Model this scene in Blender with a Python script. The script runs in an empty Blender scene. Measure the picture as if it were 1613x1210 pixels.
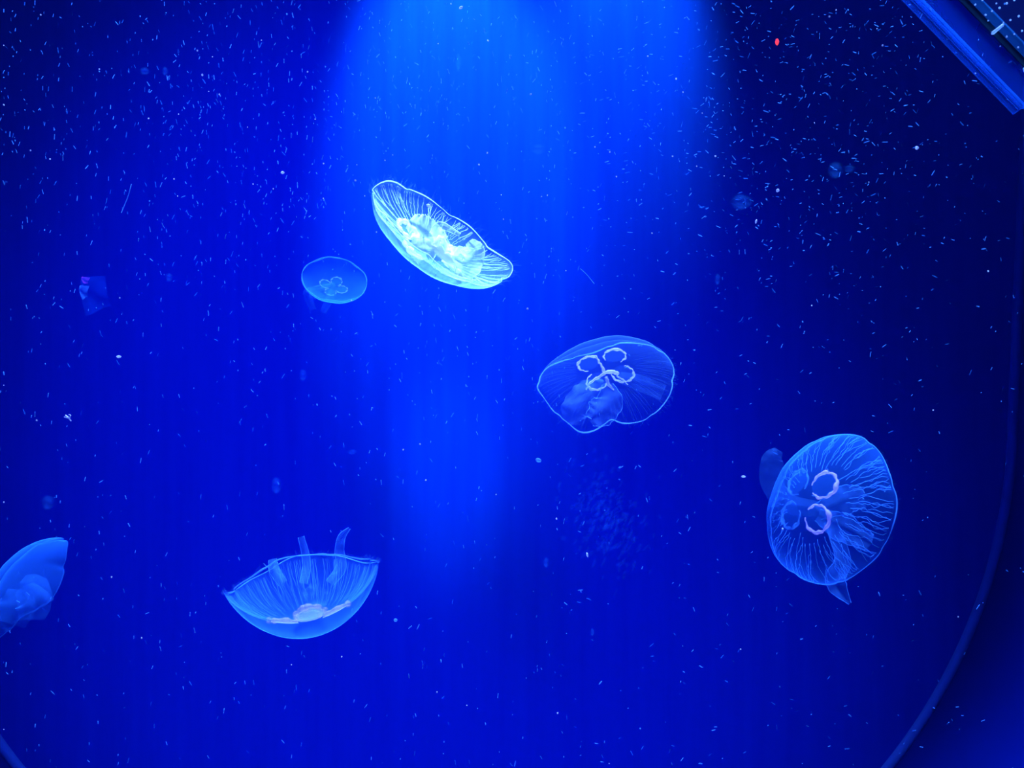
import bpy, math, random
import numpy as np
from mathutils import Vector, Matrix

# ------------------------------------------------------------------ scene, camera, light
SC = bpy.context.scene
COL = SC.collection
F = 1729.6                      # focal length in pixels of the 1613 x 1210 frame
CX, CY = 806.5, 605.0
YB = 2.4                        # distance of the tank's back wall

cam_d = bpy.data.cameras.new('camera')
cam_d.sensor_width = 36.0
cam_d.lens = 36.0 * F / 1613.0
cam_d.clip_end = 50
cam = bpy.data.objects.new('camera', cam_d)
cam.rotation_euler = (math.pi / 2, 0, 0)
COL.objects.link(cam)
SC.camera = cam

SC.view_settings.view_transform = 'Standard'
SC.view_settings.look = 'None'
SC.view_settings.gamma = 1.0
SC.view_settings.use_curve_mapping = False
SC.view_settings.exposure = 0.0
SC.cycles.transparent_max_bounces = 24
SC.cycles.use_adaptive_sampling = True
SC.cycles.adaptive_threshold = 0.05
SC.cycles.adaptive_min_samples = 16
SC.cycles.max_bounces = 4
SC.cycles.diffuse_bounces = 2
SC.cycles.use_denoising = True

world = bpy.data.worlds.new('world')
SC.world = world
world.use_nodes = True
world.node_tree.nodes['Background'].inputs['Color'].default_value = (0.02, 0.05, 0.4, 1)
world.node_tree.nodes['Background'].inputs['Strength'].default_value = 0.02


def spot(name, loc, target, energy, color, angle, blend, size):
    d = bpy.data.lights.new(name, 'SPOT')
    d.energy = energy
    d.color = color
    d.spot_size = math.radians(angle)
    d.spot_blend = blend
    d.shadow_soft_size = size
    o = bpy.data.objects.new(name, d)
    o.location = loc
    o.rotation_euler = (Vector(target) - Vector(loc)).to_track_quat('-Z', 'Y').to_euler()
    COL.objects.link(o)
    return o


def wall_at(px, py):
    return ((px - CX) / F * YB, YB, -(py - CY) / F * YB)


BLUE = (0.02, 0.05, 1.0)
OVER = (0.13, 0.26, 1.0)
CYAN = (0.10, 0.75, 1.0)
# unseen blue fill light, added in front of the tank to brighten the wall
spot('front_blue_fill', (-0.45, 0.2, 1.75), wall_at(600, 610), 530, BLUE, 43, 1.0, 0.25)
# white-blue lamps over the open top of the tank
spot('beam_lamp_left', (-0.15, 1.92, 1.5), wall_at(715, 170), 330, CYAN, 34, 0.8, 0.05)
spot('beam_lamp_right', (0.25, 1.98, 1.45), wall_at(975, 50), 165, CYAN, 34, 1.0, 0.04)
spot('beam_lamp_low', (-0.12, 1.1, 1.75), wall_at(705, 735), 340, CYAN, 8, 1.0, 0.05)
spot('jelly_down_lamp', (-0.10, 1.70, 1.6), (-0.115, 1.72, 0.2), 360, (0.42, 0.85, 1.0), 13, 0.6, 0.05)
_d = bpy.data.lights.new('top_blue_fill', 'AREA')  # unseen overhead fill, added to light the jellyfish and specks
_d.shape = 'RECTANGLE'
_d.size, _d.size_y = 1.9, 0.9
_d.energy = 68
_d.color = OVER
_d.spread = math.radians(38)
_o = bpy.data.objects.new('top_blue_fill', _d)
_o.location = (-0.1, 1.5, 1.6)
COL.objects.link(_o)


# ------------------------------------------------------------------ helpers
def at(px, py, Y):
    return Vector(((px - CX) / F * Y, Y, -(py - CY) / F * Y))


def mesh(name, V, Fc, smooth=True):
    me = bpy.data.meshes.new(name)
    me.from_pydata([tuple(v) for v in V], [], [tuple(f) for f in Fc])
    if smooth:
        me.polygons.foreach_set('use_smooth', [True] * len(me.polygons))
    me.update()
    return me


def obj(name, me, mat=None, parent=None):
    o = bpy.data.objects.new(name, me)
    COL.objects.link(o)
    if mat is not None and not me.materials:
        me.materials.append(mat)
    if parent is not None:
        o.parent = parent
    return o


def tag(o, label, cat=None, group=None, kind=None):
    o['label'] = label
    if cat:
        o['category'] = cat
    if group:
        o['group'] = group
    if kind:
        o['kind'] = kind
    return o


class MB:
    """collects vertices and faces of one mesh"""
    def __init__(self):
        self.V, self.F = [], []

    def grid(self, P, closed_u=False, closed_v=False):
        n, m = len(P), len(P[0])
        b = len(self.V)
        for row in P:
            self.V.extend(row)
        for i in range(n if closed_u else n - 1):
            for j in range(m if closed_v else m - 1):
                i2, j2 = (i + 1) % n, (j + 1) % m
                self.F.append((b + i * m + j, b + i * m + j2, b + i2 * m + j2, b + i2 * m + j))

    def tube(self, pts, rad, sides=6, closed=False, flat=None):
        pts = [Vector(p) for p in pts]
        n = len(pts)
        rings = []
        up = None
        for i, p in enumerate(pts):
            a = pts[(i - 1) % n] if (closed or i) else pts[0]
            c = pts[(i + 1) % n] if (closed or i < n - 1) else pts[-1]
            t = (c - a)
            t = t.normalized() if t.length > 1e-9 else Vector((0, 0, 1))
            if up is None:
                up = t.orthogonal().normalized()
            up = (up - t * up.dot(t))
            up = up.normalized() if up.length > 1e-6 else t.orthogonal().normalized()
            s = t.cross(up)
            r = rad[i] if isinstance(rad, (list, tuple)) else rad
            rings.append([p + (up * math.cos(k) + s * math.sin(k)) * r
                          for k in [2 * math.pi * q / sides for q in range(sides)]])
        b = len(self.V)
        self.grid(rings, closed_u=closed, closed_v=True)
        if not closed:
            self.F.append(tuple(b + k for k in range(sides))[::-1])
            e = b + (n - 1) * sides
            self.F.append(tuple(e + k for k in range(sides)))

    def box(self, lo, hi):
        b = len(self.V)
        for z in (lo[2], hi[2]):
            for y in (lo[1], hi[1]):
                for x in (lo[0], hi[0]):
                    self.V.append(Vector((x, y, z)))
        for f in ((0, 2, 3, 1), (4, 5, 7, 6), (0, 1, 5, 4), (2, 6, 7, 3), (0, 4, 6, 2), (1, 3, 7, 5)):
            self.F.append(tuple(b + k for k in f))

    def build(self, name, mat, parent=None, smooth=True):
        return obj(name, mesh(name, self.V, self.F, smooth), mat, parent)


# ------------------------------------------------------------------ materials
def new_mat(name):
    m = bpy.data.materials.new(name)
    m.use_nodes = True
    nt = m.node_tree
    nt.nodes.clear()
    out = nt.nodes.new('ShaderNodeOutputMaterial')
    return m, nt, out


def math_node(nt, op, a, b=None, clamp=False):
    n = nt.nodes.new('ShaderNodeMath')
    n.operation = op
    n.use_clamp = clamp
    for i, v in enumerate((a, b)):
        if v is None:
            continue
        if isinstance(v, (int, float)):
            n.inputs[i].default_value = v
        else:
            nt.links.new(v, n.inputs[i])
    return n.outputs[0]


def gel(name, color, a, solid=False, var=0.0, scale=40, stretch=(1, 1, 1), trans=0.5):
    """translucent jelly tissue. The opacity follows the light's path length through the tissue:
    a film gets thicker at grazing angles, a solid body gets thinner towards its edge."""
    m, nt, out = new_mat(name)
    L = nt.links.new
    geo = nt.nodes.new('ShaderNodeNewGeometry')
    dot = nt.nodes.new('ShaderNodeVectorMath')
    dot.operation = 'DOT_PRODUCT'
    L(geo.outputs['Normal'], dot.inputs[0])
    L(geo.outputs['Incoming'], dot.inputs[1])
    c = math_node(nt, 'MAXIMUM', math_node(nt, 'ABSOLUTE', dot.outputs['Value']), 0.07)
    path = math_node(nt, 'POWER', c, 2.0 * solid) if solid else math_node(nt, 'DIVIDE', 1.0, c)
    if var > 0:
        tc = nt.nodes.new('ShaderNodeTexCoord')
        mp = nt.nodes.new('ShaderNodeMapping')
        mp.inputs['Scale'].default_value = stretch
        nz = nt.nodes.new('ShaderNodeTexNoise')
        nz.inputs['Scale'].default_value = scale
        nz.inputs['Detail'].default_value = 3
        L(tc.outputs['Object'], mp.inputs['Vector'])
        L(mp.outputs['Vector'], nz.inputs['Vector'])
        v = math_node(nt, 'MULTIPLY_ADD', nz.outputs['Fac'], 4 * var)
        v.node.inputs[2].default_value = 1 - 2 * var
        v = math_node(nt, 'MAXIMUM', v, 0.05)
        path = math_node(nt, 'MULTIPLY', path, v)
    fac = math_node(nt, 'SUBTRACT', 1.0, math_node(nt, 'POWER', 1 - a, path), clamp=True)
    tr = nt.nodes.new('ShaderNodeBsdfTransparent')
    df = nt.nodes.new('ShaderNodeBsdfDiffuse')
    tl = nt.nodes.new('ShaderNodeBsdfTranslucent')
    for n in (df, tl):
        n.inputs['Color'].default_value = (*color, 1)
    mx = nt.nodes.new('ShaderNodeMixShader')
    mx.inputs[0].default_value = trans
    L(df.outputs[0], mx.inputs[1])
    L(tl.outputs[0], mx.inputs[2])
    mm = nt.nodes.new('ShaderNodeMixShader')
    L(fac, mm.inputs[0])
    L(tr.outputs[0], mm.inputs[1])
    L(mx.outputs[0], mm.inputs[2])
    L(mm.outputs[0], out.inputs['Surface'])
    return m


def matte(name, color, rough=0.6, noise=0.0, scale=(3, 3, 3), color2=None, spec=0.2):
    m, nt, out = new_mat(name)
    L = nt.links.new
    p = nt.nodes.new('ShaderNodeBsdfPrincipled')
    p.inputs['Roughness'].default_value = rough
    p.inputs['Specular IOR Level'].default_value = spec
    p.inputs['Base Color'].default_value = (*color, 1)
    if color2:
        tc = nt.nodes.new('ShaderNodeTexCoord')
        mp = nt.nodes.new('ShaderNodeMapping')
        mp.inputs['Scale'].default_value = scale
        nz = nt.nodes.new('ShaderNodeTexNoise')
        nz.inputs['Scale'].default_value = 1.0
        nz.inputs['Detail'].default_value = 8
        nz.inputs['Roughness'].default_value = 0.65
        L(tc.outputs['Object'], mp.inputs['Vector'])
        L(mp.outputs['Vector'], nz.inputs['Vector'])
        r = nt.nodes.new('ShaderNodeMix')
        r.data_type = 'RGBA'
        r.inputs['A'].default_value = (*color, 1)
        r.inputs['B'].default_value = (*color2, 1)
        f = math_node(nt, 'MULTIPLY', nz.outputs['Fac'], noise)
        L(f, r.inputs['Factor'])
        L(r.outputs['Result'], p.inputs['Base Color'])
    L(p.outputs[0], out.inputs['Surface'])
    return m


M = {}
# back wall: dark blue acrylic with the beam's faint vertical light streaks put into its colour
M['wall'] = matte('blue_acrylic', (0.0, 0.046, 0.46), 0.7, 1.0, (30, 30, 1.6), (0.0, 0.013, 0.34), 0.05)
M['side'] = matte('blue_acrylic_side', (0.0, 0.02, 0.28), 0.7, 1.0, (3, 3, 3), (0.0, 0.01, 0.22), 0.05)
M['bead'] = matte('sealant', (0.05, 0.18, 0.5), 0.5, 1.0, (30, 30, 30), (0.03, 0.1, 0.4))
M['pane'], _nt, _out = new_mat('clear_acrylic')
_t = _nt.nodes.new('ShaderNodeBsdfTransparent')
_t.inputs['Color'].default_value = (0.97, 0.985, 1, 1)
_nt.links.new(_t.outputs[0], _out.inputs['Surface'])
M['water'], _nt, _out = new_mat('hazy_water')
_v = _nt.nodes.new('ShaderNodeVolumeScatter')
_v.inputs['Color'].default_value = (0.02, 0.12, 1, 1)
_v.inputs['Density'].default_value = 0.02
_v.inputs['Anisotropy'].default_value = 0.3
_nt.links.new(_v.outputs[0], _out.inputs['Volume'])

# ------------------------------------------------------------------ the tank
S = YB / F
RX, RZ, RR = (714 - CX) * S, -(654 - CY) * S, 885 * S
ZT = 1.25


def u_profile(r, n=64):
    """U-shaped outline of the tank, from the top left round the bottom to the top right"""
    lean = 0.045
    pts = [(RX - r - lean * (ZT - RZ), ZT)]
    for i in range(n + 1):
        a = math.pi + math.pi * i / n
        pts.append((RX + r * math.cos(a), RZ + r * math.sin(a)))
    pts.append((RX + r + lean * (ZT - RZ), ZT))
    return pts


prof = u_profile(RR)
b = MB()
for (y) in (YB, YB + 0.03):
    for (x, z) in prof:
        b.V.append(Vector((x, y, z)))
n = len(prof)
b.F.append(tuple(range(n)))
b.F.append(tuple(range(2 * n - 1, n - 1, -1)))
for i in range(n):
    j = (i + 1) % n
    b.F.append((i, i + n, j + n, j))
tag(b.build('wall_back', M['wall'], smooth=False), 'flat deep blue back wall of the tank', kind='structure')

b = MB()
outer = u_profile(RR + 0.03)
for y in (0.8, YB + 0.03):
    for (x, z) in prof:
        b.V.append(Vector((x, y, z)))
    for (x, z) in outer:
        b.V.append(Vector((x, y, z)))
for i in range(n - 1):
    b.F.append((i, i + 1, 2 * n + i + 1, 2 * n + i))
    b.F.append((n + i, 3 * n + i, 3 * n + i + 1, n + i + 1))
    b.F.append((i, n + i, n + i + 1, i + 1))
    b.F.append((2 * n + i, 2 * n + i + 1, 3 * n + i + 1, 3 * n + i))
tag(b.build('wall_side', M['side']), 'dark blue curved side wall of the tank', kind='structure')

b = MB()
pp = u_profile(RR - 0.006, 120)
b.tube([(x, YB - 0.004, z) for x, z in pp], 0.0125, 8)
tag(b.build('trim_1', M['bead']), 'pale blue curved seam round the back wall', kind='structure')

b = MB()
b.box((-2.2, 0.76, -1.9), (2.2, 0.8, 1.6))
tag(b.build('window_1', M['pane'], smooth=False), 'clear acrylic viewing pane of the tank', kind='structure')

b = MB()
wp = u_profile(RR - 0.03)
wn = len(wp)
for y in (0.82, YB - 0.02):
    for (x, z) in wp:
        b.V.append(Vector((x, y, min(z, 1.2))))
b.F.append(tuple(range(wn)))
b.F.append(tuple(range(2 * wn - 1, wn - 1, -1)))
for i in range(wn):
    j = (i + 1) % wn
    b.F.append((i, i + wn, j + wn, j))
tag(b.build('water', M['water'], smooth=False), 'clear hazy blue water filling the whole tank', 'water', kind='stuff')


# ------------------------------------------------------------------ jellyfish
def gauss(d, w):
    d = (d + math.pi) % (2 * math.pi) - math.pi
    return math.exp(-(d / w) ** 2)


JELLIES = []


class Jelly:
    def __init__(self, label, px, py, Y, rpx, phi, tau, spin, h, mats, seed=1,
                 rdef=(), zdef=(), inner=0.55, p=0.62, notch=0.05, curl=0.0):
        self.rnd = random.Random(seed)
        self.R = rpx / F * Y
        self.h, self.inner, self.p = h, inner, p
        self.mats = mats
        self.spin = math.radians(spin)
        self.rdef = [(math.radians(t), a, math.radians(w)) for t, a, w in rdef]
        self.zdef = [(math.radians(t), a, math.radians(w)) for t, a, w in zdef]
        self.notch = notch
        self.curl = curl
        self.ph = [self.rnd.uniform(0, 6.28) for _ in range(8)]
        self.loc = at(px, py, Y)
        self.px, self.py, self.Y = px, py, Y
        self.fwd = self.loc.normalized()
        rt = self.fwd.cross(Vector((0, 0, 1))).normalized()
        up = rt.cross(self.fwd)
        f, t = math.radians(phi), math.radians(tau)
        a = (rt * math.cos(f) + up * math.sin(f)) * math.cos(t) - self.fwd * math.sin(t)
        e1 = up * math.cos(f) - rt * math.sin(f)
        e2 = a.cross(e1)
        self.rot = Matrix((e1, e2, a)).transposed()
        JELLIES.append((self.loc, self.R))
        self.root = bpy.data.objects.new('moon_jellyfish', None)
        COL.objects.link(self.root)
        self.root.empty_display_size = 0.02
        self.root.matrix_world = Matrix.Translation(self.loc) @ self.rot.to_4x4()
        tag(self.root, label, 'jellyfish', 'moon jellyfish in the tank')

    def rim(self, th):
        """extra radius and lift of the margin at an angle: eight notched lobes, ripples and own folds"""
        r, z = 0.0, 0.0
        for k in range(8):
            r -= self.notch * gauss(th - self.spin - math.radians(22.5) - k * math.pi / 4, 0.07)
        r += 0.012 * math.sin(3 * th + self.ph[0]) + 0.012 * math.sin(5 * th + self.ph[1])
        z += 0.02 * math.sin(4 * th + self.ph[2]) + 0.012 * math.sin(9 * th + self.ph[3])
        for t, a, w in self.rdef:
            r += a * gauss(th - t, w)
        for t, a, w in self.zdef:
            z += a * gauss(th - t, w)
        return r, z

    def S(self, u, th, layer=0.0):
        """a point of the bell; layer 0 is the outer skin, 1 the under side"""
        rr, zz = self.rim(th)
        k = u ** 6
        kd = u ** 3
        H = self.h * (1 - (1 - self.inner) * layer)
        r = u * (1 + rr * (0.35 * kd + 0.65 * k))
        z = H * max(0.0, 1 - u * u) ** self.p + zz * (0.5 * u * u + 0.5 * k) - 0.0 * u
        r *= 1 - self.curl * max(0, u - 0.9) * 2
        return Vector((r * math.cos(th), r * math.sin(th), z)) * self.R

    def sheet(self, name, mat, layer, u0=0.0, nu=36, nt=160):
        b = MB()
        us = [u0 + (1 - u0) * math.sin(0.5 * math.pi * i / nu) for i in range(nu + 1)]
        us[0] = max(us[0], 0.002)
        b.grid([[self.S(u, 2 * math.pi * j / nt, layer) for j in range(nt)] for u in us], closed_v=True)
        return b.build(name, self.mats[mat], self.root)

    def margin(self, rad=0.008, band=0.0, name='margin'):
        b = MB()
        n = 320
        rs = [self.R * rad * (1 + 0.45 * math.sin(7 * t + self.ph[4]) * math.sin(3 * t + self.ph[5]))
              for t in [2 * math.pi * i / n for i in range(n)]]
        b.tube([self.S(1.0, 2 * math.pi * i / n) for i in range(n)], rs, 6, closed=True)
        return b.build(name, self.mats['rim'], self.root)

    def fringe(self, n=260, length=0.09, rad=0.0022):
        b = MB()
        for i in range(n):
            t = 2 * math.pi * (i + self.rnd.random()) / n
            p = self.S(1.0, t)
            o = Vector((math.cos(t), math.sin(t), 0)) * self.rnd.uniform(0.0, 1.0) + \
                Vector((self.rnd.uniform(-.5, .5), self.rnd.uniform(-.5, .5), -self.rnd.uniform(0.2, 1.0)))
            o = o.normalized() * self.R * length * self.rnd.uniform(0.4, 1.2)
            w = Vector((self.rnd.uniform(-1, 1), self.rnd.uniform(-1, 1), self.rnd.uniform(-1, 1))) * self.R * length * .25
            b.tube([p, p + o * 0.5 + w, p + o], [self.R * rad, self.R * rad, self.R * rad * .5], 3)
        o = b.build('tentacle_fringe', self.mats['fringe'], self.root)
        o['kind'] = 'stuff'
        return o

    def canals(self, n=40, u0=0.36, rad=0.0042, wig=0.02, t0=0, t1=360, layer=0.9, branch=True):
        b = MB()
        R, rnd = self.R, self.rnd
        t0, t1 = math.radians(t0), math.radians(t1)
        for i in range(n):
            th = t0 + (t1 - t0) * (i + rnd.uniform(-.2, .2)) / n
            us = u0 + rnd.uniform(-0.06, 0.1)
            stack = [(th, us, 0)]
            while stack:
                th_, u_, lev = stack.pop()
                split = (0.62, 0.8, 9)[lev] + rnd.uniform(-.08, .08) if branch else 9
                pts, rs = [], []
                w = rnd.uniform(-1, 1) * 0.02
                u, t = u_, th_
                while True:
                    pts.append(self.S(u, t, layer))
                    rs.append(R * rad * (1.0 + 0.4 * rnd.random()) * (1.05 - 0.3 * u))
                    if u >= 0.985:
                        break
                    if u >= split and lev < 2:
                        d = (0.030 if lev == 0 else 0.02)
                        if rnd.random() < 0.75:
                            stack.append((t + d * .6, u, lev + 1))
                            stack.append((t - d * .6, u, lev + 1))
                            break
                        split = 9
                    u = min(0.985, u + rnd.uniform(.025, .05))
                    t += rnd.uniform(-1, 1) * wig + w * 0.3 + (rnd.uniform(-1, 1) * wig * 1.2 if lev else 0)
                if len(pts) > 1:
                    b.tube(pts, rs, 4)
        return b.build('radial_canals', self.mats['canal'], self.root)

    def gonads(self, u=0.36, rad=0.15, tube=0.020, arc=300, sizes=(1, 1, 1, 1), mats=None, layer=0.75, offs=(0, 0, 0, 0), turn=(0, 0, 0, 0), squash=1.0):
        out = []
        for k in range(4):
            th = self.spin + k * math.pi / 2 + math.radians(offs[k])
            c = Vector((math.cos(th), math.sin(th))) * u
            b = MB()
            pts, rs = [], []
            n = 46
            g = rad * sizes[k]
            a0 = th + math.pi + math.radians((360 - arc) / 2) + math.radians(turn[k])
            for i in range(n + 1):
                a = a0 + math.radians(arc) * i / n
                q = g * (1 + 0.035 * math.sin(9 * a + k) + 0.03 * self.rnd.uniform(-1, 1))
                x, y = c.x + q * math.cos(a), c.y + q * math.sin(a) * squash
                uu, tt = math.hypot(x, y), math.atan2(y, x)
                pts.append(self.S(min(uu, .97), tt, layer))
                e = math.sin(math.pi * i / n) ** 0.4
                rs.append(self.R * tube * max(0.3, e * (0.75 + 0.45 * math.sin(5 * a + k * 2) * math.sin(2 * a + k) + 0.25 * self.rnd.random())))
            b.tube(pts, rs, 7)
            o = b.build('gonad', self.mats[(mats or ['gonad'] * 4)[k]], self.root)
            # the pouch of the stomach inside the horseshoe
            d = MB()
            rows = []
            for f in (0.02, 0.5, 0.95):
                row = []
                for i in range(24):
                    a = 2 * math.pi * i / 24
                    x, y = c.x + g * f * math.cos(a), c.y + g * f * math.sin(a) * squash
                    row.append(self.S(min(math.hypot(x, y), .97), math.atan2(y, x), layer - 0.08))
                rows.append(row)
            d.grid(rows, closed_v=True)
            d.build('pouch', self.mats['pouch'], o)
            out.append(o)
        return out

    def loc_pt(self, dx, dy, dd):
        """offset in image directions (right, down, in pixels at the animal's distance) and depth (in radii) to local"""
        w = at(self.px + dx, self.py + dy, self.Y) - self.loc + self.fwd * (dd * self.R)
        return self.rot.transposed() @ w

    def strand(self, name, lines, mat):
        """thick threads given as way points (dx, dy, depth, radius)"""
        b = MB()
        for ln in lines:
            P = [self.loc_pt(*q[:3]) for q in ln]
            pts, rs = [], []
            for i in range(len(P) - 1):
                for j in range(4):
                    t = j / 4
                    pts.append(P[i].lerp(P[i + 1], t) + Vector([self.rnd.uniform(-1, 1) * .008 * self.R for _ in range(3)]))
                    rs.append(self.R * (ln[i][3] * (1 - t) + ln[i + 1][3] * t) * self.rnd.uniform(.7, 1.2))
            pts.append(P[-1])
            rs.append(self.R * ln[-1][3])
            b.tube(pts, rs, 6)
        return b.build(name, self.mats[mat], self.root)

    def arm(self, pts, width, mat='arm', ruffle=0.25, fold=0.5, name='oral_arm', nseg=40, nw=9, edge=True, freq=9):
        """a folded ribbon with frilled edges; pts = (dx, dy, depth) way points, width in radii along it"""
        P = [self.loc_pt(*q) for q in pts]
        # Catmull-Rom
        Q = [P[0] * 2 - P[1]] + P + [P[-1] * 2 - P[-2]]
        C, W = [], []
        m = len(P) - 1
        for i in range(nseg + 1):
            s = m * i / nseg
            k = min(int(s), m - 1)
            t = s - k
            p0, p1, p2, p3 = Q[k], Q[k + 1], Q[k + 2], Q[k + 3]
            C.append(0.5 * ((2 * p1) + (p2 - p0) * t + (2 * p0 - 5 * p1 + 4 * p2 - p3) * t * t + (3 * p1 - p0 - 3 * p2 + p3) * t ** 3))
            W.append((width[k] * (1 - t) + width[k + 1] * t) * self.R)
        view = self.rot.transposed() @ self.fwd
        rows, edges = [], [[], []]
        ph = self.rnd.uniform(0, 6)
        for i, c in enumerate(C):
            a = C[max(i - 1, 0)]
            z = C[min(i + 1, nseg)]
            t = (z - a).normalized()
            s = t.cross(view)
            s = s.normalized() if s.length > 1e-4 else t.orthogonal().normalized()
            nrm = s.cross(t)
            row = []
            for j in range(nw):
                v = 2 * j / (nw - 1) - 1
                rf = ruffle * abs(v) ** 2 * math.sin(freq * 6.28 * i / nseg + ph + 2 * v)
                rf2 = ruffle * 0.5 * abs(v) ** 2 * math.sin(freq * 1.7 * 6.28 * i / nseg + ph + v)
                row.append(c + s * W[i] * (v + rf2 * .6) + nrm * W[i] * (fold * (abs(v) - .5) + rf))
            rows.append(row)
            edges[0].append(row[0])
            edges[1].append(row[-1])
        b = MB()
        b.grid(rows)
        o = b.build(name, self.mats[mat], self.root)
        if edge:
            e = MB()
            for q in edges:
                e.tube(q, self.R * 0.006, 4)
            e.build('frill', self.mats['frill'], o)
        return o


def jelly_mats(tag_, bell, sub, rim, canal, gon, arm, cb=(0.45, 0.68, 1.0), cg=(0.95, 0.75, 1.0), ca=(0.6, 0.8, 1.0)):
    return {
        'bell': gel(tag_ + '_bell', cb, bell, var=0.2, scale=12),
        'sub': gel(tag_ + '_underside', cb, sub, var=0.25, scale=20),
        'rim': gel(tag_ + '_margin', ca, rim, solid=True, var=0.2, scale=60),
        'canal': gel(tag_ + '_canal', ca, canal, solid=True),
        'gonad': gel(tag_ + '_gonad', cg, gon, solid=True, var=0.25, scale=90),
        'gonad2': gel(tag_ + '_gonad_pale', ca, gon * 0.5, solid=True, var=0.25, scale=90),
        'pouch': gel(tag_ + '_pouch', cb, sub * 2.0),
        'arm': gel(tag_ + '_arm', ca, arm, var=0.55, scale=60),
        'arm2': gel(tag_ + '_arm_thin', ca, arm * 0.55, var=0.3, scale=40),
        'frill': gel(tag_ + '_frill', ca, min(.9, rim * 0.8), solid=True, var=0.3, scale=90),
        'fringe': gel(tag_ + '_fringe', (0.2, 0.7, 1.0), 0.16, solid=True),
    }


# 1. the brightest one, under the lamp
m1 = jelly_mats('bright', 0.06, 0.035, 0.97, 0.75, 0.98, 0.34, (0.40, 0.85, 1.0), (1, 1, 1), (0.85, 0.97, 1.0))
J = Jelly('brightest moon jellyfish, white-cyan, tilted with its bell opening toward the upper right', 692, 368, 1.72, 122,
          234, -19, 20, 0.44, m1, seed=3, rdef=[(340, .10, 16), (195, .04, 20)], zdef=[(338, -.12, 14), (185, .06, 16), (90, -.03, 30)], notch=0.05)
J.sheet('bell', 'bell', 0)
J.sheet('underside', 'sub', 1)
J.margin(0.008)
J.fringe(240, 0.13)
J.canals(58, wig=0.012, u0=.42, rad=.0038)
J.gonads(rad=0.17, tube=0.04)
J.strand('mouth', [[(-45, 5, -.1, .03), (-30, 15, -.1, .06), (-5, 22, -.1, .07), (15, 40, -.1, .06), (35, 52, -.1, .03)],
                   [(-8, 20, -.15, .05), (0, 5, -.15, .04), (8, 12, -.15, .03), (14, 30, -.15, .05)],
                   [(-40, 0, -.1, .03), (-38, 12, -.1, .04), (-22, 20, -.1, .05)]], 'gonad')
J.arm([(-2, 20, 0), (-18, 2, -.1), (-34, -12, -.2), (-46, -20, -.2)], [.12, .19, .17, .10], fold=.9, ruffle=.16, freq=5)
J.arm([(8, 25, 0), (-2, 10, -.1), (2, -12, -.25), (32, 2, -.3)], [.10, .13, .05, .02], fold=.4, ruffle=.12, freq=6)
J.arm([(8, 34, 0), (28, 40, -.1), (44, 46, -.2), (56, 26, -.2), (46, 12, -.2)], [.12, .18, .20, .12, .05], fold=.9, ruffle=.14, freq=6)
J.arm([(-5, 25, 0), (-25, 26, -.2), (-45, 16, -.25)], [.14, .18, .08], fold=.8, ruffle=.15, freq=5)

# 2. the one facing us in the middle
m2 = jelly_mats('middle', 0.022, 0.012, 0.75, 0.10, 0.85, 0.20, (0.20, 0.60, 1.0), (0.95, 0.9, 1.0), (0.30, 0.74, 1.0))
m2['ribbon'] = gel('middle_ribbon', (0.2, 0.6, 1.0), 0.16, var=.2)
J = Jelly('open moon jellyfish in the middle showing a white cross and four looped gonads', 957, 602, 1.55, 105,
          97, -44, 32, 0.46, m2, seed=8, rdef=[(82, -.21, 42), (296, .13, 13), (271, -.13, 7), (5, .05, 10), (215, .03, 30)],
          zdef=[(296, -.06, 14), (82, -.12, 40)], notch=0.02)
J.sheet('bell', 'bell', 0)
J.sheet('underside', 'sub', 1)
J.margin(0.010)
J.fringe(260, 0.10)
J.canals(90, wig=0.006, rad=0.003, branch=False, u0=.5)
J.gonads(u=.29, rad=0.165, tube=0.022, arc=270, turn=(20, -15, 25, -10))
J.strand('mouth', [[(-18, -40, -.25, .012), (-11, -28, -.25, .02), (-5, -16, -.25, .03), (7, -16, -.25, .04), (17, -13, -.25, .03)],
                   [(-4, -14, -.25, .03), (-18, -5, -.25, .025), (-29, 2, -.25, .02), (-33, 12, -.25, .012)],
                   [(-3, -8, -.25, .03), (2, 4, -.25, .028), (10, 12, -.25, .012)],
                   [(14, -10, -.2, .014), (24, -4, -.2, .02), (32, 4, -.2, .008)]], 'gonad')
J.arm([(18, -8, -.2), (45, 0, -.35), (86, 16, -.4)], [.08, .12, .12], mat='ribbon', ruffle=.04, fold=.2, edge=False, freq=3)
J.arm([(-5, 0, -.2), (-30, 20, -.3), (-48, 46, -.4), (-48, 66, -.4)], [.10, .24, .24, .10], mat='arm2', ruffle=.12, freq=4, edge=False)
J.arm([(0, 2, -.2), (2, 28, -.3), (-12, 48, -.4), (-28, 58, -.4)], [.08, .22, .22, .1], mat='arm2', ruffle=.12, freq=4)
J.arm([(-5, 0, -.2), (-32, 12, -.3), (-60, 32, -.3)], [.05, .16, .04], mat='arm2', ruffle=.08, freq=3, edge=False)

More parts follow.
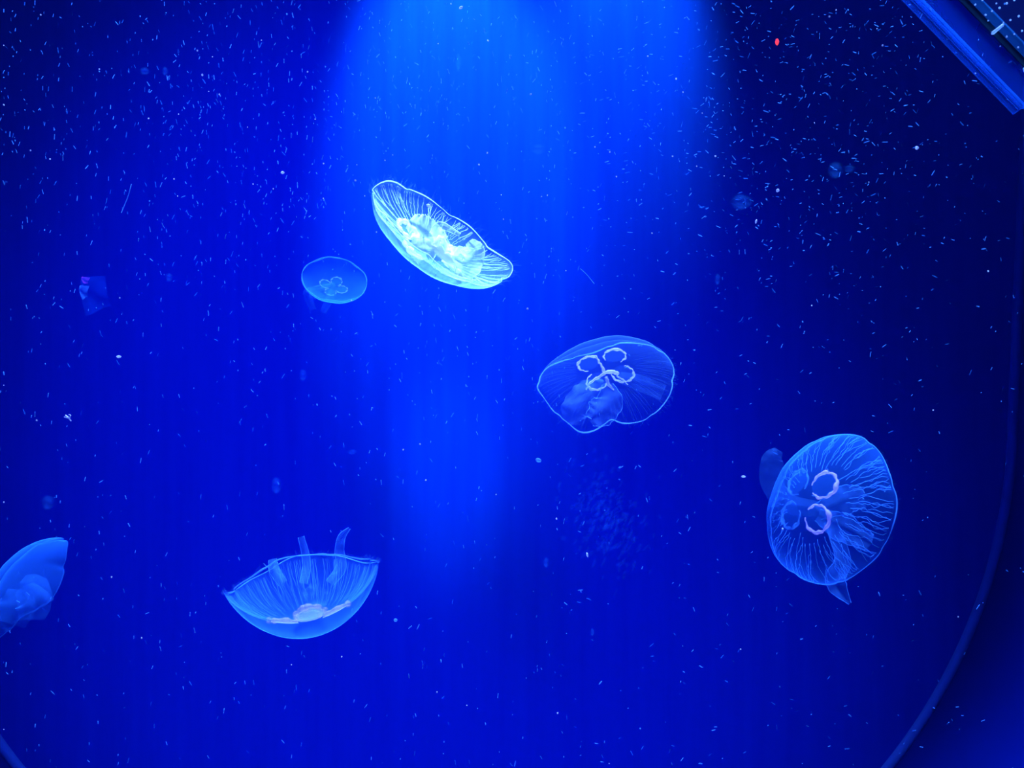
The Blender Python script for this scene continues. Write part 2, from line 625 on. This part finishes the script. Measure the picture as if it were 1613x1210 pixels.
# 3. the large one at the right, seen from above its bell
m3 = jelly_mats('right', 0.07, 0.035, 0.75, 0.6, 0.9, 0.18, (0.07, 0.44, 1.0), (1.0, 0.72, 1.0), (0.14, 0.55, 1.0))
J = Jelly('large round moon jellyfish at the right with pink gonad rings and branching canals', 1308, 802, 1.45, 121,
          160, 48, 56, 0.56, m3, seed=5, notch=0.015)
J.sheet('bell', 'bell', 0)
J.sheet('underside', 'sub', 1)
J.margin(0.008)
J.fringe(160, 0.05)
J.canals(50, u0=.48, wig=0.02, rad=0.0052)
J.gonads(u=.31, rad=.172, tube=.030, layer=0.3, arc=325, mats=['gonad', 'gonad', 'gonad2', 'gonad2'], turn=(30, -20, 0, 0))
J.arm([(-20, 10, .25), (20, 30, .3), (65, 55, .35)], [.08, .2, .12], ruffle=.12, freq=4)
J.arm([(0, 20, .25), (20, 80, .4), (8, 112, .5), (14, 130, .5), (32, 154, .5)], [.08, .1, .13, .12, .02], ruffle=.08, freq=4)
J.arm([(-20, 0, .25), (-70, -10, .4), (-96, -45, .5), (-94, -80, .5), (-84, -96, .5)], [.1, .14, .15, .15, .06], ruffle=.03, edge=False, fold=.2)
J.arm([(-20, 5, .25), (25, -15, .35), (55, -20, .4)], [.1, .2, .14], ruffle=.10, freq=4, mat='arm2')

# 4. the bowl-shaped one at the lower left
m4 = jelly_mats('bowl', 0.062, 0.026, 0.8, 0.3, 0.55, 0.30, (0.08, 0.46, 1.0), (0.85, 0.62, 1.0), (0.16, 0.58, 1.0))
m4['pouch'] = gel('bowl_pouch', (0.45, 0.5, 1.0), 0.13, var=.2)
J = Jelly('bowl-shaped moon jellyfish lying upside down at the lower left with lilac gonads', 480, 924, 1.5, 121,
          280, 5, 0, 0.66, m4, seed=12, zdef=[(90, -.28, 62), (270, -.50, 62)], notch=0.05, p=0.74, inner=.64)
J.sheet('bell', 'bell', 0)
J.sheet('underside', 'sub', 1)
J.margin(0.009)
J.fringe(220, 0.07)
J.canals(60, u0=.55, wig=0.008)
J.gonads(u=.33, rad=.19, tube=.04, layer=0.95)
J.arm([(-2, -5, .2), (3, -30, .3), (1, -52, .35), (-6, -80, .35)], [.05, .055, .05, .04], ruffle=.04, fold=.3, freq=3)
J.arm([(40, -5, .2), (58, -30, .3), (56, -58, .35), (60, -80, .35), (72, -94, .35)], [.06, .07, .06, .05, .015], ruffle=.04, fold=.3, freq=3)
J.arm([(-35, -5, .2), (-48, -25, .25), (-52, -44, .3)], [.06, .07, .05], ruffle=.08, freq=3)
J.arm([(0, 30, 0), (15, 18, -.1), (24, 0, -.1)], [.14, .18, .12], mat='arm2', ruffle=.1, freq=3, edge=False)

# 5. the small dim one farther back
m5 = jelly_mats('small', 0.11, 0.06, 0.6, 0.05, 0.5, 0.22, (0.08, 0.62, 1.0), (0.5, 0.85, 1.0), (0.14, 0.7, 1.0))
J = Jelly('small dim moon jellyfish farther back, left of the brightest one', 527, 440, 1.9, 51,
          262, -42, 15, 0.50, m5, seed=21, notch=0.005)
J.sheet('bell', 'bell', 0, nu=24, nt=96)
J.sheet('underside', 'sub', 1, nu=24, nt=96)
J.margin(0.026)
J.gonads(u=.27, rad=.17, tube=.03)
J.arm([(0, 8, 0), (-25, 22, -.2), (-42, 22, -.2), (-34, 48, -.2)], [.1, .15, .15, .1], mat='arm2', edge=False, ruffle=.1, freq=3)
J.arm([(0, 8, 0), (-8, 30, -.2), (-18, 52, -.2)], [.1, .12, .1], mat='arm2', edge=False, ruffle=.1, freq=3)
J.arm([(0, 8, 0), (-25, 12, -.2), (-45, 18, -.2)], [.05, .06, .06], edge=False, ruffle=.1, freq=3)

# 6. the folded one cut by the left edge
m6 = jelly_mats('folded', 0.058, 0.034, 0.12, 0.05, 0.25, 0.10, (0.06, 0.46, 1.0), (0.3, 0.65, 1.0), (0.09, 0.52, 1.0))
J = Jelly('folded blue moon jellyfish cut off by the left edge of the view', 38, 924, 1.75, 93,
          143, 20, 15, 0.42, m6, seed=31, rdef=[(60, -.12, 20), (100, .08, 18)], zdef=[(95, -.12, 25), (180, -.05, 20)], notch=0.05, p=0.7)
J.sheet('bell', 'bell', 0)
J.sheet('underside', 'sub', 1)
J.margin(0.012)
J.arm([(-5, -5, 0), (18, 2, -.1), (38, 26, -.2)], [.15, .22, .10], ruffle=.08, freq=2, edge=False)
J.arm([(-5, 5, 0), (-10, 30, -.1), (-22, 58, -.2)], [.2, .3, .25], ruffle=.08, freq=2, edge=False)
J.arm([(0, 0, 0), (14, 25, -.1), (12, 52, -.2)], [.15, .3, .2], ruffle=.08, freq=2, edge=False)

# ------------------------------------------------------------------ acrylic flow screen in the top right corner
M['acr'] = gel('screen_acrylic', (0.02, 0.22, 0.85), 0.42, var=0.2, scale=15)
M['acr_dim'] = gel('screen_rail_dim', (0.02, 0.25, 0.8), 0.20, var=0.1, scale=20)
M['acr_rail'] = gel('screen_rail', (0.03, 0.36, 0.9), 0.28, var=0.1, scale=20)
M['gasket'] = matte('green_gasket', (0.01, 0.09, 0.10), 0.6)
M['mesh'] = matte('dark_screen', (0.0, 0.02, 0.14), 0.6)
M['strip'] = gel('screen_strip', (0.04, 0.36, 0.6), 0.6, var=0.25, scale=30)
M['bubble'] = gel('bubble', (0.8, 1.0, 0.95), 0.97, solid=True)
YS = 1.35
scr = bpy.data.objects.new('flow_screen', None)
COL.objects.link(scr)
o0 = at(1596, 176, YS)
d = (at(1425, 0, YS) - o0).normalized()        # along the edge, up to the left
e = Vector((d.z, 0, -d.x))                     # across, to the upper right
if e.x < 0:
    e = -e
scr.matrix_world = Matrix.Translation(o0) @ Matrix((d, Vector((0, 1, 0)), e)).transposed().to_4x4()
tag(scr, 'clear acrylic flow screen dotted with bubbles in the top right corner', 'screen')
k = YS / F


def slab(name, mat, x0, x1, e0, e1, y0, y1):
    b = MB()
    b.box((x0 * k, y0, e0 * k), (x1 * k, y1, e1 * k))
    o = b.build(name, mat, scr, smooth=False)
    return o


slab('rail', M['acr_dim'], -4, 420, 0, 11, -0.006, 0.006)
slab('rail', M['acr_rail'], -6, 420, 11, 17, -0.008, 0.004)
slab('clear_plate', M['acr'], -16, 420, 17, 60, 0.0, 0.004)
slab('gasket', M['gasket'], -60, 420, 60, 70, -0.003, 0.006)
slab('edge_strip', M['strip'], -80, 420, 70, 86, -0.004, 0.006)
slab('dark_panel', M['mesh'], -120, 420, 86, 260, 0.0, 0.006)


def blob_mesh(name, r, sx=1, sy=1, sz=1, seed=0, n=8, m=6, rough=0.15):
    rnd = random.Random(seed)
    b = MB()
    rows = []
    for i in range(m + 1):
        a = math.pi * (0.02 + 0.96 * i / m)
        rows.append([Vector((r * sx * math.sin(a) * math.cos(2 * math.pi * j / n) * (1 + rnd.uniform(-rough, rough)),
                             r * sy * math.sin(a) * math.sin(2 * math.pi * j / n) * (1 + rnd.uniform(-rough, rough)),
                             r * sz * math.cos(a))) for j in range(n)])
    b.grid(rows, closed_v=True)
    return mesh(name, b.V, b.F)


bub = blob_mesh('bubble', 1.7 * k, seed=2, rough=0.05)
bub.materials.append(M['bubble'])
inv = scr.matrix_world.inverted()
for (px, py, s) in [(1532, 11, 1.0), (1543, 4, .9), (1548, 27, 1.1), (1565, 9, .9), (1570, 16, 1.2), (1581, 9, 1.3), (1593, 4, 1.1),
                    (1558, 21, .9), (1587, 35, 1.1), (1600, 29, 1.2), (1611, 22, 1.1), (1581, 61, 1.1), (1599, 78, 1.0), (1593, 57, .9),
                    (1552, 36, .8), (1605, 52, 1.1), (1571, 76, .8), (1576, 39, .8)]:
    o = obj('bubble', bub, None, scr)
    o.location = inv @ (at(px, py, YS) + Vector((0, -0.008, 0)))
    o.scale = (s, s, s)
_r = random.Random(5)
for i in range(26):
    o = obj('bubble', bub, None, scr)
    o.location = Vector((_r.uniform(-100, 40) * k, -0.004, _r.uniform(100, 250) * k))
for (ax, ay, bx, by, r) in [(1556, 58, 1576, 42, 3.2), (1607, 115, 1616, 108, 4.5)]:
    b = MB()
    A, B = inv @ (at(ax, ay, YS) + Vector((0, -.01, 0))), inv @ (at(bx, by, YS) + Vector((0, -.01, 0)))
    b.tube([A.lerp(B, t) for t in (0, .1, .5, .9, 1)], [r * k * q for q in (.4, 1, .9, .8, .3)], 8)
    tag(b.build('clip', M['bubble'], scr), 'pale clip on the screen edge')

# ------------------------------------------------------------------ drifting specks
M['speck'] = gel('speck_white', (0.95, 0.97, 1.0), 0.97, solid=True)
M['speck_blue'] = gel('speck_blue', (0.18, 0.62, 1.0), 0.65, solid=True)
M['speck_dim'] = gel('speck_dim', (0.08, 0.5, 1.0), 0.24, solid=True)
M['haze_flake'] = gel('soft_flake', (0.08, 0.5, 1.0), 0.11, solid=2, var=0.5, scale=160)
M['red'], _nt, _out = new_mat('red_reflection_glow')  # glowing red put in for a reflection in the pane
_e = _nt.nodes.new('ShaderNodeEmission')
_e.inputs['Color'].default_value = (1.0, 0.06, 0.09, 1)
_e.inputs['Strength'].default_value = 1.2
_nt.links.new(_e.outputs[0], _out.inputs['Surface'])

rnd = random.Random(77)


def density(px, py):
    v = 0.16
    v += 0.55 * math.exp(-((py - 120) / 260.0) ** 2)
    v += 0.55 * math.exp(-((px - 1230) / 200.0) ** 2 - ((py - 240) / 170.0) ** 2)
    v += 0.35 * math.exp(-((px - 400) / 220.0) ** 2 - ((py - 250) / 200.0) ** 2)
    v += 0.22 * math.exp(-((px - 740) / 200.0) ** 2 - ((py - 560) / 180.0) ** 2)
    if px > 1480:
        v *= 0.45
    if py > 700:
        v *= 0.8
    return v


def spot_px(wide=0):
    while True:
        px, py = rnd.uniform(-30 - wide, 1640 + wide), rnd.uniform(-25 - wide * .5, 1235 + wide * .5)
        if rnd.random() < density(px, py):
            return px, py


rods = []
for i, (ln, w) in enumerate([(2.6, 0.9), (1.3, 1.2), (4.2, 0.75), (1.1, 1.1), (3.2, 0.9)]):
    for mt in ('speck', 'speck_blue'):
        me = blob_mesh('plankton_speck', 0.00072, w, w, ln, seed=i, n=6, m=4)
        me.materials.append(M[mt])
        rods.append(me)


def spin_at(px):
    """specks hang about upright at the left and lie along the swirl at the right"""
    if px < 900:
        return rnd.gauss(0, 0.45)
    return rnd.gauss(1.0, 0.7) * rnd.choice((1, -1, 1))


for i in range(290):
    px, py = spot_px()
    px, py = min(max(px, 6), 1606), min(max(py, 6), 1203)
    Y = rnd.uniform(0.95, 1.42)
    o = obj('plankton_speck', rnd.choice(rods[1::2] + [rods[2], rods[6]]))
    o.location = at(px, py, Y)
    o.rotation_euler = (rnd.uniform(-.4, .4), spin_at(px), rnd.uniform(0, 3))
    s = rnd.choice((0.75, 0.85, 1.0, 1.0, 1.25))
    o.scale = (s, s, s)
    tag(o, 'tiny pale plankton speck drifting in the blue water', 'plankton', 'pale plankton specks in the water')

for (nm, mt, cnt, y0, y1, base) in [('fine_plankton', 'speck_blue', 2050, 1.0, 2.0, 0.0007), ('faint_plankton', 'speck_dim', 2700, 1.3, 2.3, 0.0009)]:
    b = MB()
    for i in range(cnt):
        px, py = spot_px(120)
        p = at(px, py, rnd.uniform(y0, y1))
        if any((p - c).length < r * 1.2 for c, r in JELLIES):
            continue
        if abs(p.x - RX) > RR - 0.1 or (p.z < RZ and math.hypot(p.x - RX, p.z - RZ) > RR - 0.1):
            continue
        if p.x > 0.42 and p.z > 0.3 and abs(p.y - YS) < 0.04:
            continue
        a = spin_at(px)
        ln = base * rnd.choice((1.0, 1.6, 2.4, 3.4, 4.2))
        w = base * rnd.uniform(.55, 0.95)
        t = Vector((math.sin(a), rnd.uniform(-.4, .4), math.cos(a))).normalized()
        q = t.orthogonal().normalized()
        b.tube([p - t * ln, p - t * ln * .6, p + t * ln * .6, p + t * ln], [w * .3, w, w, w * .3], 4)
    o = b.build(nm, M[mt])
    tag(o, 'countless fine pale particles hanging in the blue water' if nm[1] == 'i' else 'countless faint blue particles hanging farther back in the water', 'plankton', kind='stuff')

# bigger flecks that can be told apart
def fleck(name, px, py, Y, r, sx, sz, ang, mat, label, cat='fleck', rough=.25, seed=0):
    k = Y / F
    o = obj(name, blob_mesh(name, r * k, sx, 0.7, sz, seed=seed, n=10, m=8, rough=rough), mat)
    o.location = at(px, py, Y)
    o.rotation_euler = (0, math.radians(ang), 0)
    tag(o, label, cat)
    return o


fleck('white_fleck', 1444, 233, 1.2, 3.0, 1, 1, 0, M['speck'], 'round white fleck floating in the dark water at the upper right')
fleck('white_fleck', 1191, 349, 1.2, 2.0, .8, 1.7, 15, M['speck'], 'short upright white fleck below the soft blue puff')
fleck('white_fleck', 1225, 300, 1.2, 2.6, .9, 1.2, 30, M['speck'], 'oval white fleck beside the dense drift of specks, upper right')
fleck('pink_fleck', 675, 324, 1.5, 3.6, 1.1, .8, 30, M['speck'], 'pinkish white fleck in front of the brightest jellyfish')
fleck('pink_fleck', 726, 12, 1.3, 3.0, 1.1, .8, -30, M['speck'], 'pale pink fleck at the very top of the light beam')
fleck('white_fleck', 848, 725, 1.3, 4.0, 1.2, .9, 20, M['speck_blue'], 'pale cyan fleck right of the bright patch on the wall')
fleck('white_fleck', 925, 874, 1.3, 2.6, .6, 1.5, -15, M['speck'], 'small curved white fleck below the middle jellyfish')
fleck('white_fleck', 187, 562, 1.3, 2.6, 1.5, .8, 0, M['speck'], 'bright fleck in the empty water at the left')
fleck('white_fleck', 445, 272, 1.3, 2.6, 1.1, .9, 0, M['speck'], 'lone white fleck above left of the small dim jellyfish')
fleck('white_fleck', 1171, 751, 1.3, 2.4, 1.4, .8, 0, M['speck'], 'white fleck just left of the large right jellyfish')
fleck('white_fleck', 623, 977, 1.3, 3.0, 1.1, .9, 0, M['speck_blue'], 'pale fleck right of the bowl-shaped jellyfish')
fleck('red_reflection', 1224, 66, YB - 0.006, 3.6, .75, 1.5, 0, M['red'], 'tiny red pane reflection near the top right, made as a glowing dot', 'reflection')
for i, (px, py, r, sx, sz, where) in enumerate([
        (1167, 318, 15, 1.2, .9, 'left of the short upright white fleck'), (1316, 268, 14, 1, 1, 'in the dark water below the flow screen'),
        (1338, 266, 8, 1.2, .8, 'beside a larger puff at the upper right'), (477, 591, 8, .8, 1.2, 'below the small dim jellyfish'),
        (435, 765, 11, .9, 1.2, 'above the bowl-shaped jellyfish'), (75, 792, 12, 1, 1, 'above the folded jellyfish at the left'),
        (1130, 440, 7, .8, 1.3, 'above right of the middle jellyfish'), (848, 235, 10, 1.2, .9, 'in the light beam above the middle'),
        (555, 712, 6, 1.3, .7, 'between the small and the bowl-shaped jellyfish'), (860, 886, 7, .8, 1.2, 'below the bright wall patch'),
        (228, 112, 7, 1.2, .9, 'in the upper left drift of specks'), (260, 112, 6, .9, 1.2, 'next to another puff in the upper left'),
        (933, 996, 5, .9, 1.2, 'near the bottom right of the middle'), (266, 437, 7, 1, 1, 'left of the small dim jellyfish'),
        (722, 98, 8, .7, 1.8, 'high in the light beam')]):
    fleck('soft_puff', px, py, 1.9, r, sx, sz, 0, M['haze_flake'], 'soft blue puff of matter ' + where, 'puff', .3, i)

# shred, pane scratches, smudge
b = MB()
c = at(107, 658, 1.25)
kk = 1.25 / F
for (x0, z0, x1, z1, r) in [(-4, 4, 5, -5, 1.5), (-6, 1, 1, -1, 1.1), (1, 5, 5, 3, .9), (0, 0, 4, 1, 1.0)]:
    b.tube([Vector((x0, 0, z0)) * kk, Vector(((x0 + x1) / 2 + .6, 1, (z0 + z1) / 2)) * kk, Vector((x1, 0, z1)) * kk], [r * kk * .6, r * kk, r * kk * .7], 6)
o = b.build('white_shred', M['speck'])
o.location = c
tag(o, 'ragged little white shred floating at the left', 'shred')
for (x0, y0, x1, y1, lab) in [(207, 290, 192, 335, 'hair-thin slanted blue pane scratch at the upper left, made as a tube'), (914, 423, 937, 447, 'hair-thin slanted pane scratch above the middle jellyfish, made as a tube')]:  # scratches of the pane, built as thin tubes in the water
    b = MB()
    A, B = at(x0, y0, 1.2), at(x1, y1, 1.2)
    b.tube([A.lerp(B, t) + Vector((math.sin(t * 4) * .0008, 0, 0)) for t in (0, .25, .5, .75, 1)], 0.0004, 4)
    tag(b.build('scratch', M['speck_blue']), lab, 'scratch')

# thin sheet added for a faint pane reflection at the left, and a smudge of flecks below the middle jellyfish
M['reflection_blue'] = gel('reflection_blue', (0.02, 0.2, 1.0), 0.045, var=0.3, scale=60)
M['reflection_pale'] = gel('reflection_pale', (0.12, 0.5, 1.0), 0.10, var=0.3, scale=80)
M['reflection_pink'] = gel('reflection_pink', (0.8, 0.1, 0.8), 0.08, var=0.4, scale=80)
root = bpy.data.objects.new('reflection_sheet', None)
COL.objects.link(root)
root.location = at(150, 470, 1.7)
tag(root, 'faint squarish blue pane reflection at the left with a purple corner, made as a sheet', 'shred')


def patch(name, corners, mat, bulge):
    P = [at(x, y, 1.7) - root.location for x, y in corners]
    b = MB()
    rows = []
    for i in range(9):
        u = i / 8
        row = []
        for j in range(9):
            v = j / 8
            p = P[0].lerp(P[1], u).lerp(P[3].lerp(P[2], u), v)
            row.append(p + Vector((0, -bulge * math.sin(math.pi * u) * math.sin(math.pi * v) - bulge * .3 * math.sin(5 * u + 4 * v), 0)))
        rows.append(row)
    b.grid(rows)
    return b.build(name, mat, root)


patch('sheet', [(127, 438), (163, 434), (176, 482), (133, 498)], M['reflection_blue'], .02)
patch('pale_part', [(126, 450), (139, 450), (139, 468), (128, 472)], M['reflection_pale'], .015)
patch('purple_corner', [(129, 436), (141, 437), (139, 447), (130, 446)], M['reflection_pink'], .01)

b = MB()
for i in range(240):
    px, py = rnd.gauss(955, 26), rnd.gauss(815, 40)
    px += (py - 815) * .25
    p = at(px, py, rnd.uniform(1.70, 1.75))
    a = rnd.gauss(0.6, .3)
    ln, w = rnd.uniform(.003, .009), rnd.uniform(.002, .0045)
    t = Vector((math.sin(a), rnd.uniform(-.3, .3), math.cos(a))).normalized()
    b.tube([p - t * ln, p - t * ln * .5, p + t * ln * .5, p + t * ln], [w * .2, w, w, w * .2], 6)
M['smudge'] = gel('smudge', (0.06, 0.4, 1.0), 0.025, solid=2)
tag(b.build('fleck_cloud', M['smudge']), 'faint cloud of blue flecks below the middle jellyfish', 'cloud', kind='stuff')
